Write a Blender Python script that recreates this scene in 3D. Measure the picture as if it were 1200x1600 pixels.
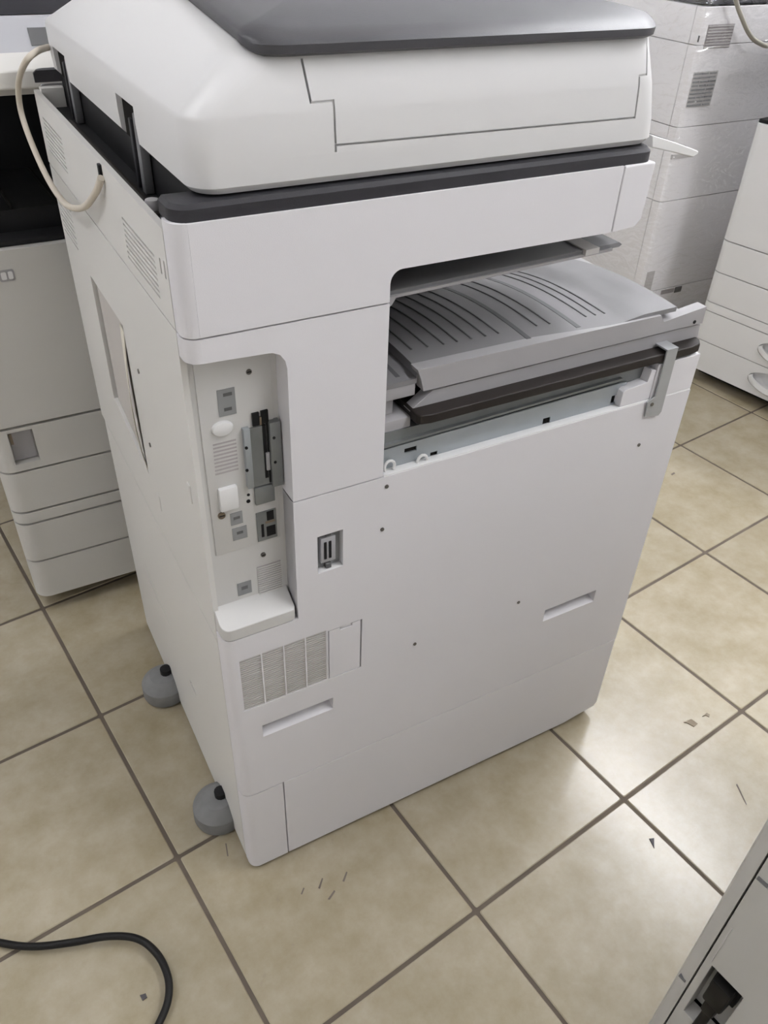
import bpy, bmesh, math, random
from mathutils import Vector, Matrix, noise
from mathutils.geometry import tessellate_polygon

for o in list(bpy.data.objects):
    bpy.data.objects.remove(o, do_unlink=True)
SC = bpy.context.scene
COL = SC.collection
random.seed(7)
PI = math.pi

# ------------------------------------------------------------------ camera
TILE = 0.33
FPX = 1268.3517
CR = [Vector((0.8122231936, -0.5823966156, 0.0332816150)),      # image right
      Vector((-0.3364528532, -0.5143044008, -0.7888538907)),    # image down
      Vector((0.4765427172, 0.6295277320, -0.6136789660))]      # forward
CP = Vector((0.1697216, -1.36759134, 1.21205147))
cam_d = bpy.data.cameras.new('camera')
cam = bpy.data.objects.new('camera', cam_d)
COL.objects.link(cam)
cam_d.sensor_fit = 'VERTICAL'
cam_d.sensor_height = 36.0
cam_d.sensor_width = 27.0
cam_d.lens = FPX * 36.0 / 1600.0
cam_d.clip_start = 0.02
mw = Matrix.Identity(4)
for i in range(3):
    mw[i][0] = CR[0][i]; mw[i][1] = -CR[1][i]; mw[i][2] = -CR[2][i]; mw[i][3] = CP[i]
cam.matrix_world = mw
SC.camera = cam

# ------------------------------------------------------------------ world, exposure
w = bpy.data.worlds.new('room_air'); SC.world = w; w.use_nodes = True
w.node_tree.nodes['Background'].inputs[0].default_value = (0.8, 0.85, 1.0, 1)
w.node_tree.nodes['Background'].inputs[1].default_value = 0.05
SC.view_settings.view_transform = 'Standard'
SC.view_settings.look = 'None'
SC.view_settings.gamma = 1.0
SC.view_settings.use_curve_mapping = False
SC.view_settings.exposure = 0.0
LAMP_POWER = {'main': 150.0, 'second': 106.0, 'fill': 50.0, 'back': 40.0}

# ------------------------------------------------------------------ machine frame (local x along the big side, y away, z up)
OX, OY = 0.41445411, -0.74726898
TH = math.radians(-7.197145727)
XV = Vector((math.cos(TH), math.sin(TH), 0)); YV = Vector((-math.sin(TH), math.cos(TH), 0))
ORG = Vector((OX, OY, 0))
def L2W(x, y, z=0): return ORG + XV * x + YV * y + Vector((0, 0, z))
def _ray(u, v): return CR[0] * ((u - 600) / FPX) + CR[1] * ((v - 800) / FPX) + CR[2]
def _hit(u, v, o, n):
    d = _ray(u, v); return CP + d * ((o - CP).dot(n) / d.dot(n)) - ORG
def F(u, v, d=0.0):      # pixel -> (x, z) on the plane y = d
    q = _hit(u, v, L2W(0, d), YV); return (q.dot(XV), q.z)
def RR(u, v, d=0.0):     # pixel -> (y, z) on the plane x = d
    q = _hit(u, v, L2W(d, 0), XV); return (q.dot(YV), q.z)
def ZZ(u, v, z=0.0):     # pixel -> (x, y) on the plane of height z
    q = _hit(u, v, Vector((0, 0, z)), Vector((0, 0, 1))); return (q.dot(XV), q.dot(YV))
def FR(u0, v0, u1, v1, d):   # pixel rectangle -> x0, x1, z0, z1 on y = d
    a = F(u0, (v0 + v1) / 2, d); b = F(u1, (v0 + v1) / 2, d); t = F((u0 + u1) / 2, v0, d); e = F((u0 + u1) / 2, v1, d)
    return a[0], b[0], e[1], t[1]

# ------------------------------------------------------------------ materials
MATS = {}
def mat(name, col, rough=0.5, metal=0.0, var=0.04, scale=12.0, bump=0.0, bscale=300.0, spec=0.5, coat=0.0, rvar=0.05, emit=None):
    m = bpy.data.materials.new(name); m.use_nodes = True
    nt = m.node_tree; N = nt.nodes; K = nt.links
    b = N['Principled BSDF']
    tc = N.new('ShaderNodeTexCoord'); nz = N.new('ShaderNodeTexNoise')
    nz.inputs['Scale'].default_value = scale; nz.inputs['Detail'].default_value = 5
    K.new(tc.outputs['Object'], nz.inputs['Vector'])
    rp = N.new('ShaderNodeMix'); rp.data_type = 'RGBA'
    rp.inputs[6].default_value = tuple(max(0, c * (1 - var)) for c in col) + (1,)
    rp.inputs[7].default_value = tuple(min(1, c * (1 + var)) for c in col) + (1,)
    K.new(nz.outputs['Fac'], rp.inputs[0]); K.new(rp.outputs[2], b.inputs['Base Color'])
    mr = N.new('ShaderNodeMapRange')
    mr.inputs[3].default_value = max(0.02, rough - rvar); mr.inputs[4].default_value = min(1, rough + rvar)
    K.new(nz.outputs['Fac'], mr.inputs[0]); K.new(mr.outputs[0], b.inputs['Roughness'])
    b.inputs['Metallic'].default_value = metal
    b.inputs['Specular IOR Level'].default_value = spec
    b.inputs['Coat Weight'].default_value = coat
    if bump > 0:
        n2 = N.new('ShaderNodeTexNoise'); n2.inputs['Scale'].default_value = bscale; n2.inputs['Detail'].default_value = 3
        K.new(tc.outputs['Object'], n2.inputs['Vector'])
        bp = N.new('ShaderNodeBump'); bp.inputs['Strength'].default_value = bump; bp.inputs['Distance'].default_value = 0.001
        K.new(n2.outputs['Fac'], bp.inputs['Height']); K.new(bp.outputs[0], b.inputs['Normal'])
    if emit:
        b.inputs['Emission Color'].default_value = tuple(emit[:3]) + (1,)
        b.inputs['Emission Strength'].default_value = emit[3]
    MATS[name] = m
    return m
mat('white_plastic', (0.73, 0.715, 0.735), 0.45, var=0.02, bump=0.10, bscale=900)
mat('cream_plastic', (0.69, 0.675, 0.645), 0.45, var=0.025, bump=0.10, bscale=900)
mat('port_plastic', (0.60, 0.59, 0.57), 0.5, var=0.02, bump=0.08, bscale=900)
mat('feeder_plastic', (0.675, 0.668, 0.662), 0.4, var=0.01)
mat('bright_plastic', (0.76, 0.755, 0.745), 0.4, var=0.01)
mat('vent_plastic', (0.56, 0.54, 0.525), 0.55, var=0.03)
mat('charcoal_plastic', (0.032, 0.031, 0.035), 0.5, var=0.08, bump=0.2, bscale=1200, spec=0.2)
mat('lid_plastic', (0.040, 0.039, 0.044), 0.42, var=0.08, bump=0.2, bscale=1200, spec=0.5)
mat('black_plastic', (0.012, 0.012, 0.013), 0.55, var=0.1, spec=0.2)
mat('brown_black', (0.020, 0.016, 0.014), 0.55, var=0.1, spec=0.25)
mat('core_dark', (0.014, 0.013, 0.012), 0.9, var=0.1, spec=0.05)
mat('tray_grey', (0.20, 0.195, 0.20), 0.5, var=0.03, bump=0.1, bscale=900)
mat('tray_light', (0.36, 0.35, 0.355), 0.5, var=0.03)
mat('tray_dark', (0.16, 0.16, 0.165), 0.6, var=0.05)
mat('rib_shade', (0.10, 0.098, 0.105), 0.6, var=0.05)
mat('zinc_steel', (0.40, 0.43, 0.45), 0.45, metal=0.55, var=0.08, scale=40)
mat('bracket_steel', (0.42, 0.43, 0.44), 0.45, metal=0.4, var=0.06, scale=30)
mat('slot_steel', (0.23, 0.24, 0.24), 0.45, metal=0.5, var=0.15, scale=60)
mat('port_label', (0.26, 0.265, 0.265), 0.6, var=0.06)
mat('print_dark', (0.10, 0.10, 0.10), 0.7, var=0.05)
mat('print_grey', (0.40, 0.37, 0.37), 0.7, var=0.05)
mat('screw_steel', (0.16, 0.15, 0.14), 0.4, metal=0.7, var=0.1)
mat('screw_brass', (0.26, 0.21, 0.16), 0.4, metal=0.7, var=0.1)
mat('foot_grey', (0.20, 0.20, 0.20), 0.65, var=0.18, scale=60, bump=0.3, bscale=200)
mat('cable_beige', (0.62, 0.56, 0.47), 0.5, var=0.04)
mat('cable_grey', (0.36, 0.34, 0.29), 0.5, var=0.04)
mat('cable_black', (0.006, 0.0055, 0.005), 0.5, var=0.1, spec=0.25)
mat('paper_cream', (0.74, 0.70, 0.60), 0.7, var=0.03)
mat('paper_grey', (0.52, 0.49, 0.46), 0.7, var=0.05)
mat('wall_paint', (0.82, 0.82, 0.82), 0.9, var=0.02, scale=3)
mat('ceiling_paint', (0.85, 0.85, 0.85), 0.95, var=0.01, scale=3)
mat('grout', (0.115, 0.092, 0.070), 0.9, var=0.35, scale=25)
mat('scuff', (0.16, 0.13, 0.11), 0.7, var=0.2)
mat('debris_dark', (0.06, 0.055, 0.06), 0.7, var=0.2)
mat('debris_tan', (0.20, 0.16, 0.11), 0.7, var=0.2)
mat('lamp_housing', (0.8, 0.8, 0.8), 0.4, var=0.01)
mat('screen_dark', (0.02, 0.02, 0.025), 0.2, var=0.1)
mat('panel_grey', (0.42, 0.42, 0.44), 0.5, var=0.03)
mat('wrap_white', (0.90, 0.885, 0.885), 0.45, var=0.02)
mat('front_white', (0.78, 0.775, 0.77), 0.5, var=0.02)
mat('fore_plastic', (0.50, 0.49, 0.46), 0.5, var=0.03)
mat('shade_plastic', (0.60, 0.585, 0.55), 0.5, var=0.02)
for k, v in LAMP_POWER.items():
    mat('tube_' + k, (0.9, 0.9, 0.9), 0.5, emit=(0.955, 0.962, 1.0, v))

def tile_material():
    m = bpy.data.materials.new('ceramic_tile'); m.use_nodes = True
    nt = m.node_tree; N = nt.nodes; K = nt.links; b = N['Principled BSDF']
    tc = N.new('ShaderNodeTexCoord'); oi = N.new('ShaderNodeObjectInfo')
    ml = N.new('ShaderNodeMath'); ml.operation = 'MULTIPLY'; ml.inputs[1].default_value = 37.0
    K.new(oi.outputs['Random'], ml.inputs[0])
    ad = N.new('ShaderNodeVectorMath'); ad.operation = 'ADD'
    K.new(tc.outputs['Object'], ad.inputs[0]); K.new(ml.outputs[0], ad.inputs[1])
    n1 = N.new('ShaderNodeTexNoise'); n1.inputs['Scale'].default_value = 13.0; n1.inputs['Detail'].default_value = 9; n1.inputs['Roughness'].default_value = 0.68
    K.new(ad.outputs[0], n1.inputs['Vector'])
    cr = N.new('ShaderNodeValToRGB'); e = cr.color_ramp.elements
    e[0].position = 0.30; e[0].color = (0.295, 0.245, 0.150, 1)
    e[1].position = 0.68; e[1].color = (0.405, 0.355, 0.262, 1)
    K.new(n1.outputs['Fac'], cr.inputs['Fac'])
    hs = N.new('ShaderNodeHueSaturation')
    mr = N.new('ShaderNodeMapRange'); mr.inputs[3].default_value = 0.96; mr.inputs[4].default_value = 1.04
    K.new(oi.outputs['Random'], mr.inputs[0]); K.new(mr.outputs[0], hs.inputs['Value'])
    K.new(cr.outputs[0], hs.inputs['Color'])
    # scattered dirt specks and streaks
    n2 = N.new('ShaderNodeTexNoise'); n2.inputs['Scale'].default_value = 42.0; n2.inputs['Detail'].default_value = 4
    K.new(ad.outputs[0], n2.inputs['Vector'])
    r2 = N.new('ShaderNodeValToRGB'); r2.color_ramp.elements[0].position = 0.70; r2.color_ramp.elements[1].position = 0.78
    K.new(n2.outputs['Fac'], r2.inputs['Fac'])
    mx = N.new('ShaderNodeMix'); mx.data_type = 'RGBA'; mx.inputs[7].default_value = (0.30, 0.25, 0.19, 1)
    m3 = N.new('ShaderNodeMath'); m3.operation = 'MULTIPLY'; m3.inputs[1].default_value = 0.45
    K.new(r2.outputs[0], m3.inputs[0]); K.new(m3.outputs[0], mx.inputs[0])
    K.new(hs.outputs[0], mx.inputs[6]); K.new(mx.outputs[2], b.inputs['Base Color'])
    rr = N.new('ShaderNodeMapRange'); rr.inputs[3].default_value = 0.13; rr.inputs[4].default_value = 0.27
    K.new(n1.outputs['Fac'], rr.inputs[0]); K.new(rr.outputs[0], b.inputs['Roughness'])
    b.inputs['Specular IOR Level'].default_value = 0.28; b.inputs['Coat Weight'].default_value = 0.45; b.inputs['Coat Roughness'].default_value = 0.42; b.inputs['Coat IOR'].default_value = 1.6
    bp = N.new('ShaderNodeBump'); bp.inputs['Strength'].default_value = 0.12; bp.inputs['Distance'].default_value = 0.002
    K.new(n1.outputs['Fac'], bp.inputs['Height']); K.new(bp.outputs[0], b.inputs['Normal'])
    MATS['tile'] = m
tile_material()

def film_material():
    m = bpy.data.materials.new('clear_film'); m.use_nodes = True
    nt = m.node_tree; N = nt.nodes; K = nt.links
    N.remove(N['Principled BSDF']); out = N['Material Output']
    tr = N.new('ShaderNodeBsdfTransparent'); tr.inputs[0].default_value = (0.995, 0.995, 1.0, 1)
    gl = N.new('ShaderNodeBsdfGlossy'); gl.inputs['Roughness'].default_value = 0.09; gl.inputs[0].default_value = (0.9, 0.9, 0.92, 1)
    tc = N.new('ShaderNodeTexCoord'); nz = N.new('ShaderNodeTexNoise'); nz.inputs['Scale'].default_value = 13; nz.inputs['Detail'].default_value = 3; nz.inputs['Distortion'].default_value = 1.8
    mp = N.new('ShaderNodeMapping'); mp.inputs['Scale'].default_value = (1, 1, 2.4); mp.inputs['Rotation'].default_value = (0.4, 0.6, 0.3)
    K.new(tc.outputs['Object'], mp.inputs[0]); K.new(mp.outputs[0], nz.inputs['Vector'])
    bp = N.new('ShaderNodeBump'); bp.inputs['Strength'].default_value = 0.9; bp.inputs['Distance'].default_value = 0.02
    K.new(nz.outputs['Fac'], bp.inputs['Height']); K.new(bp.outputs[0], gl.inputs['Normal'])
    fr = N.new('ShaderNodeLayerWeight'); pw = N.new('ShaderNodeMath'); pw.operation = 'POWER'; pw.inputs[1].default_value = 4.0; K.new(fr.outputs['Facing'], pw.inputs[0])
    ad = N.new('ShaderNodeMath'); ad.operation = 'ADD'; ad.inputs[1].default_value = 0.11; ad.use_clamp = True; K.new(pw.outputs[0], ad.inputs[0])
    mx = N.new('ShaderNodeMixShader'); K.new(ad.outputs[0], mx.inputs[0]); K.new(tr.outputs[0], mx.inputs[1]); K.new(gl.outputs[0], mx.inputs[2])
    K.new(mx.outputs[0], out.inputs['Surface'])
    MATS['film'] = m
film_material()

# ------------------------------------------------------------------ mesh helpers
class MB:
    def __init__(s): s.bm = bmesh.new()
    def box(s, x0, x1, y0, y1, z0, z1, bev=0.0, seg=2):
        if x1 < x0: x0, x1 = x1, x0
        if y1 < y0: y0, y1 = y1, y0
        if z1 < z0: z0, z1 = z1, z0
        r = bmesh.ops.create_cube(s.bm, size=1.0)
        for v in r['verts']:
            v.co = Vector(((x0 + x1) / 2 + v.co.x * (x1 - x0), (y0 + y1) / 2 + v.co.y * (y1 - y0), (z0 + z1) / 2 + v.co.z * (z1 - z0)))
        if bev > 0:
            bev = min(bev, 0.45 * min(x1 - x0, y1 - y0, z1 - z0))
            es = list({e for v in r['verts'] for e in v.link_edges})
            bmesh.ops.bevel(s.bm, geom=es, offset=bev, segments=seg, profile=0.5, affect='EDGES')
        return s
    def prism(s, poly, axis, a0, a1, holes=()):
        loops = [list(poly)] + [list(h) for h in holes]
        def P(p, a):
            if axis == 'y': return Vector((p[0], a, p[1]))
            if axis == 'x': return Vector((a, p[0], p[1]))
            return Vector((p[0], p[1], a))
        flat = [p for l in loops for p in l]
        tris = tessellate_polygon([[Vector((p[0], p[1], 0)) for p in l] for l in loops])
        va = [s.bm.verts.new(P(p, a0)) for p in flat]; vb = [s.bm.verts.new(P(p, a1)) for p in flat]
        fs = []
        for t in tris:
            for vs in ([va[i] for i in t], [vb[i] for i in reversed(t)]):
                try: fs.append(s.bm.faces.new(vs))
                except ValueError: pass
        k = 0
        for l in loops:
            n = len(l)
            for i in range(n):
                j = (i + 1) % n
                fs.append(s.bm.faces.new((va[k + i], va[k + j], vb[k + j], vb[k + i])))
            k += n
        bmesh.ops.recalc_face_normals(s.bm, faces=fs)
        return s
    def loft(s, rings, cap0=True, cap1=True):
        vs = [[s.bm.verts.new(Vector(p)) for p in r] for r in rings]
        fs = []; n = len(rings[0])
        for a, b in zip(vs, vs[1:]):
            for i in range(n):
                j = (i + 1) % n
                fs.append(s.bm.faces.new((a[i], a[j], b[j], b[i])))
        if cap0: fs.append(s.bm.faces.new(vs[0]))
        if cap1: fs.append(s.bm.faces.new(vs[-1]))
        bmesh.ops.recalc_face_normals(s.bm, faces=fs)
        return s
    def tube(s, pts, r, n=8, closed=False, cap=True):
        pts = [Vector(p) for p in pts]; rings = []
        up = None
        for i, p in enumerate(pts):
            a = pts[(i - 1) % len(pts)] if (i > 0 or closed) else p
            b = pts[(i + 1) % len(pts)] if (i < len(pts) - 1 or closed) else p
            t = (b - a).normalized()
            if up is None:
                up = t.orthogonal().normalized()
            up = (up - t * up.dot(t)).normalized(); bi = t.cross(up)
            rr = r[i] if isinstance(r, (list, tuple)) else r
            rings.append([p + (up * math.cos(2 * PI * k / n) + bi * math.sin(2 * PI * k / n)) * rr for k in range(n)])
        if closed: rings.append(rings[0]); cap = False
        return s.loft(rings, cap, cap)
    def cyl(s, c, axis, r, h, n=16, r2=None):
        c = Vector(c); ax = {'x': Vector((1, 0, 0)), 'y': Vector((0, 1, 0)), 'z': Vector((0, 0, 1))}[axis]
        u = ax.orthogonal().normalized(); v = ax.cross(u)
        r2 = r if r2 is None else r2
        R = lambda p, q: [p + (u * math.cos(2 * PI * k / n) + v * math.sin(2 * PI * k / n)) * q for k in range(n)]
        return s.loft([R(c, r), R(c + ax * h, r2)])
    def lathe(s, c, prof, n=24):
        return s.loft([[(c[0] + r * math.cos(2 * PI * k / n), c[1] + r * math.sin(2 * PI * k / n), c[2] + z) for k in range(n)] for r, z in prof])
    def mesh(s, name, m, ang=35):
        me = bpy.data.meshes.new(name)
        s.bm.normal_update(); s.bm.to_mesh(me); s.bm.free()
        me.materials.append(MATS[m])
        for p in me.polygons: p.use_smooth = True
        me.set_sharp_from_angle(angle=math.radians(ang))
        return me
    def build(s, name, m, parent=None, bev=0.0, ang=35):
        o = bpy.data.objects.new(name, s.mesh(name, m, ang)); COL.objects.link(o)
        if parent: o.parent = parent
        if bev > 0:
            b = o.modifiers.new('bevel', 'BEVEL'); b.width = bev; b.segments = 2; b.limit_method = 'ANGLE'; b.angle_limit = math.radians(40)
            b.harden_normals = True
        return o
def tag(o, label=None, cat=None, group=None, kind=None):
    if label: o['label'] = label
    if cat: o['category'] = cat
    if group: o['group'] = group
    if kind: o['kind'] = kind
    return o
def empty(name, loc, rz=0.0, parent=None):
    o = bpy.data.objects.new(name, None); COL.objects.link(o); o.location = loc; o.rotation_euler = (0, 0, rz)
    o.empty_display_size = 0.05
    if parent: o.parent = parent
    return o
def rect(a0, a1, b0, b1): return [(a0, b0), (a1, b0), (a1, b1), (a0, b1)]
def rrect(x0, x1, y0, y1, r, n=5):
    P = []
    for cx, cy, a in ((x1 - r, y0 + r, -90), (x1 - r, y1 - r, 0), (x0 + r, y1 - r, 90), (x0 + r, y0 + r, 180)):
        for k in range(n + 1):
            t = math.radians(a + 90 * k / n); P.append((cx + r * math.cos(t), cy + r * math.sin(t)))
    return P
def smooth_path(pts, n=8):
    pts = [Vector(p) for p in pts]; out = []
    for i in range(len(pts) - 1):
        p0 = pts[max(0, i - 1)]; p1 = pts[i]; p2 = pts[i + 1]; p3 = pts[min(len(pts) - 1, i + 2)]
        for k in range(n):
            t = k / n
            out.append(0.5 * ((2 * p1) + (p2 - p0) * t + (2 * p0 - 5 * p1 + 4 * p2 - p3) * t * t + (3 * p1 - p0 - 3 * p2 + p3) * t ** 3))
    out.append(pts[-1]); return out
def cut(o, cutters):
    """subtract closed MB meshes from o, for good"""
    cs = []
    for c in cutters:
        me = bpy.data.meshes.new('cutter'); c.bm.normal_update(); c.bm.to_mesh(me); c.bm.free()
        co = bpy.data.objects.new('cutter', me); COL.objects.link(co); co.parent = o.parent; cs.append(co)
        md = o.modifiers.new('cut', 'BOOLEAN'); md.object = co; md.operation = 'DIFFERENCE'; md.solver = 'EXACT'
    bpy.context.view_layer.update()
    dg = bpy.context.evaluated_depsgraph_get()
    me = bpy.data.meshes.new_from_object(o.evaluated_get(dg))
    o.modifiers.clear(); o.data = me
    for co in cs:
        cm = co.data; bpy.data.objects.remove(co, do_unlink=True); bpy.data.meshes.remove(cm)
    for p in me.polygons: p.use_smooth = True
    me.set_sharp_from_angle(angle=math.radians(30))

# ------------------------------------------------------------------ the room
X0, X1, Y0, Y1 = -5 * TILE, 10 * TILE, -12 * TILE, 3 * TILE
HC = 2.85
fl = MB().box(X0, X1, Y0, Y1, -0.10, -0.0018).build('floor', 'grout'); tag(fl, kind='structure')
tm = MB(); g = 0.0032; h = TILE / 2 - g
tm.loft([rrect_ for rrect_ in [[(x, y, -0.009) for x, y in rrect(-h, h, -h, h, 0.003, 2)],
                               [(x, y, -0.0012) for x, y in rrect(-h, h, -h, h, 0.003, 2)],
                               [(x, y, 0.0) for x, y in rrect(-h + 0.0014, h - 0.0014, -h + 0.0014, h - 0.0014, 0.003, 2)]]])
tme = tm.mesh('tile', 'tile', 20)
for i in range(-5, 10):
    for j in range(-12, 3):
        t = bpy.data.objects.new('tile', tme); COL.objects.link(t); t.parent = fl
        t.location = ((i + 0.5) * TILE, (j + 0.5) * TILE, random.uniform(-0.0003, 0.0003))
for nm, b in (('wall_back', (X0, X1, Y1, Y1 + 0.12, 0, HC)), ('wall_front', (X0, X1, Y0 - 0.12, Y0, 0, HC)),
              ('wall_left', (X0 - 0.12, X0, Y0 - 0.12, Y1 + 0.12, 0, HC)), ('wall_right', (X1, X1 + 0.12, Y0 - 0.12, Y1 + 0.12, 0, HC))):
    tag(MB().box(*b).build(nm, 'wall_paint'), kind='structure')
tag(MB().box(X0 - 0.12, X1 + 0.12, Y0 - 0.12, Y1 + 0.12, HC, HC + 0.1).build('ceiling', 'ceiling_paint'), kind='structure')
for side, b in (('back', (X0, X1, Y1 - 0.012, Y1, 0, 0.08)), ('front', (X0, X1, Y0, Y0 + 0.012, 0, 0.08)),
                ('left', (X0, X0 + 0.012, Y0, Y1, 0, 0.08)), ('right', (X1 - 0.012, X1, Y0, Y1, 0, 0.08))):
    tag(MB().box(*b, bev=0.003).build('baseboard_' + side, 'wall_paint'), kind='structure')
def ceiling_lamp(lx, ly, key, label, rz=0.0):
    p = L2W(lx, ly, HC)
    e = empty('ceiling_lamp', p, TH + rz); tag(e, label, 'lamp', 'fluorescent ceiling lamps')
    MB().box(-0.16, 0.16, -0.62, 0.62, -0.06, 0, bev=0.006).build('housing', 'lamp_housing', e)
    for s in (-1, 1):
        MB().cyl((s * 0.075, -0.58, -0.085), 'y', 0.016, 1.16, 14).build('tube', 'tube_' + key, e)
        for q in (-1, 1):
            MB().box(s * 0.075 - 0.02, s * 0.075 + 0.02, q * 0.59 - 0.012, q * 0.59 + 0.012, -0.105, -0.055, bev=0.003).build('tube_holder', 'lamp_housing', e)
ceiling_lamp(2.38, 0.80, 'main', 'twin-tube ceiling lamp above the right-hand white photocopier')
ceiling_lamp(1.3, -0.95, 'second', 'twin-tube ceiling lamp over the open floor at right')
ceiling_lamp(1.35, -2.0, 'fill', 'unseen twin-tube fill lamp added behind the viewer')  # added out of view to brighten the sides facing the camera
ceiling_lamp(-1.2, 0.4, 'back', 'unseen twin-tube lamp added near the left wall for brightness')  # added out of view to brighten the feeder slope and rear covers

# ------------------------------------------------------------------ main photocopier
CPX = empty('photocopier', ORG, TH)
tag(CPX, 'large off-white photocopier seen from behind, dark grey lid and open grey exit tray', 'photocopier')
RC = 0.014         # radius of the near vertical corner
DP = 0.030         # depth of the side panels
def arc_corner(mb, z0, z1, r=RC, ymax=0.024, d=DP):
    pts = [(0, ymax)] + [(r - r * math.cos(a), r - r * math.sin(a)) for a in [PI / 2 * k / 7 for k in range(8)]] + [(r, d), (0.006, d), (0.006, ymax)]
    mb.prism(pts, 'z', z0, z1); return mb
G = 0.0008
# inner frame
MB().box(0.034, 0.655, DP + 0.004, 0.575, 0.03, 0.672).build('inner_frame', 'core_dark', CPX)
MB().box(0.034, 0.196, DP + 0.006, 0.60, 0.672, 0.955).build('rear_column', 'core_dark', CPX)
MB().box(0.196, 0.505, 0.40, 0.60, 0.672, 0.955).build('delivery_column', 'tray_dark', CPX)
MB().box(0.196, 0.505, DP + 0.002, 0.40, 0.926, 0.955).build('scanner_floor', 'core_dark', CPX)
# lower band
m = MB(); arc_corner(m, 0.008, 0.195 - G); m.prism(rect(RC, 0.0605 - G, 0.008, 0.195 - G), 'y', 0, DP); m.build('lower_corner_panel', 'white_plastic', CPX)
m = MB(); m.prism([(0.0605 + G, 0.008), (0.60, 0.008), (0.672, 0.020), (0.677, 0.026), (0.677, 0.195 - G), (0.0605 + G, 0.195 - G)], 'y', 0, DP)
m.build('lower_side_panel', 'white_plastic', CPX, bev=0.001)
# middle panel
outer = [(RC, 0.195 + G), (0.677, 0.195 + G), (0.677, 0.6835 - G), (0.0945, 0.6835 - G), (0.0945, 0.508), (RC, 0.508)]
hole_h1 = rect(0.0375, 0.1395, 0.3135, 0.337); hole_h2 = rect(0.497, 0.597, 0.3195, 0.344)
hole_v = rect(0.0155, 0.1315, 0.378, 0.4715); hole_d = rect(0.1335, 0.1815, 0.3775, 0.4685); hole_c = rect(0.1215, 0.154, 0.570, 0.6255)
m = MB(); arc_corner(m, 0.195 + G, 0.508); m.prism(outer, 'y', 0, DP, [hole_h1, hole_h2, hole_v, hole_d, hole_c])
m.build('side_panel', 'white_plastic', CPX)
# hand grips (scooped pockets)
for (x0, x1, z0, z1) in ((0.0375, 0.1395, 0.3135, 0.337), (0.497, 0.597, 0.3195, 0.344)):
    m = MB(); m.prism([(0.0, z0), (0.001, z0 + 0.0006), (0.031, z0 + 0.008), (0.031, z1), (0.033, z1), (0.033, z0)], 'x', x0, x1)
    m.build('hand_grip', 'white_plastic', CPX)
# louvre vent, four columns
v = MB().box(0.0155, 0.1315, 0.012, 0.028, 0.378, 0.4715).build('side_vent', 'vent_plastic', CPX)
m = MB()
for k in range(5):
    x = 0.0155 + 0.116 * k / 4
    m.box(max(0.0156, x - 0.0009), min(0.1314, x + 0.0009), 0.0002, 0.012, 0.378, 0.4715)
m.build('vent_mullions', 'white_plastic', v)
m = MB()
nsl = 26
for k in range(nsl):
    z = 0.378 + (k + 0.5) * 0.0935 / nsl
    m.prism([(0.001, z - 0.0012), (0.012, z + 0.0004), (0.012, z + 0.0016), (0.001, z + 0.0008)], 'x', 0.0157, 0.1313)
tag(m.build('vent_slats', 'vent_plastic', v), kind='stuff')
# small service door
d = MB()
d.prism([(0.1350, 0.3782), (0.1798, 0.3782), (0.1798, 0.4672), (0.1675, 0.4675), (0.1675, 0.4625), (0.1505, 0.4625), (0.1505, 0.4672), (0.1350, 0.4672)], 'y', 0.0004, 0.02)
d = d.build('service_door', 'white_plastic', CPX, bev=0.0006)
MB().box(0.1517, 0.1663, 0.0012, 0.02, 0.4637, 0.4682, bev=0.0006).build('latch_tab', 'white_plastic', d)
# connector in the side
c = MB().box(0.1215, 0.154, 0.010, 0.029, 0.570, 0.6255).build('connector_well', 'port_label', CPX)
MB().box(0.1275, 0.1465, 0.004, 0.010, 0.580, 0.617, bev=0.001).build('socket', 'panel_grey', c)
for k in range(2): MB().box(0.1315 + k * 0.006, 0.1345 + k * 0.006, 0.0028, 0.006, 0.586, 0.611).build('contact_row', 'black_plastic', c)
MB().box(0.1335, 0.1405, 0.003, 0.010, 0.6195, 0.6262, bev=0.0008).build('clip', 'print_dark', c)
MB().box(0.1335, 0.1405, 0.003, 0.010, 0.570, 0.578, bev=0.0008).build('clip', 'print_dark', c)
MB().box(0.1245, 0.1545, 0.0006, 0.009, 0.5665, 0.5705, bev=0.0008).build('sill', 'bright_plastic', c)
# screws on the side panel
for (u, vv) in ((604, 760), (597, 827), (810, 941), (648, 1006), (998, 695)):
    x, z = F(u, vv); s = MB().cyl((x, 0.0005, z), 'y', 0.0026, -0.0015, 12).build('screw', 'screw_steel', CPX)
# port recess: back plate, walls, ledge
MB().box(0.006, 0.0945, DP - 0.001, DP + 0.004, 0.515, 0.868).build('port_panel', 'port_plastic', CPX)
MB().prism([(0.0945, 0.508), (0.0955, 0.508), (0.0955, 0.6827), (0.0945, 0.6827)], 'y', 0.002, DP).build('recess_wall', 'port_plastic', CPX)
m = MB()
pl = [(0.0012, DP), (0.0012, 0.013)] + [(0.013 - 0.0118 * math.cos(a), 0.013 - 0.0135 * math.sin(a)) for a in [PI / 2 * k / 7 for k in range(1, 8)]] + [(0.086, -0.0005), (0.0905, 0.001), (0.0925, 0.005), (0.0925, DP)]
top = []
for (x, y) in pl: top.append((x, y, 0.526 + 0.016 * max(0, (y - 0.006) / 0.024) ** 1.1))
m.loft([[(x, y, 0.509) for x, y in pl], top])
m.build('port_ledge', 'port_plastic', CPX, bev=0.0012)
pp = MB().box(0.012, 0.088, DP - 0.0022, DP + 0.001, *sorted((F(395, 850, DP)[1], 0.866)), bev=0.0006).build('port_subpanel', 'port_plastic', CPX)
YP = DP - 0.0022
def prect(name, u0, v0, u1, v1, material, parent, proud=0.0008, y=YP, bev=0.0, deep=0.004):
    x0, x1, z0, z1 = FR(u0, v0, u1, v1, y)
    return MB().box(x0, x1, y - proud, y + deep, z0, z1, bev=bev).build(name, material, parent)
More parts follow.
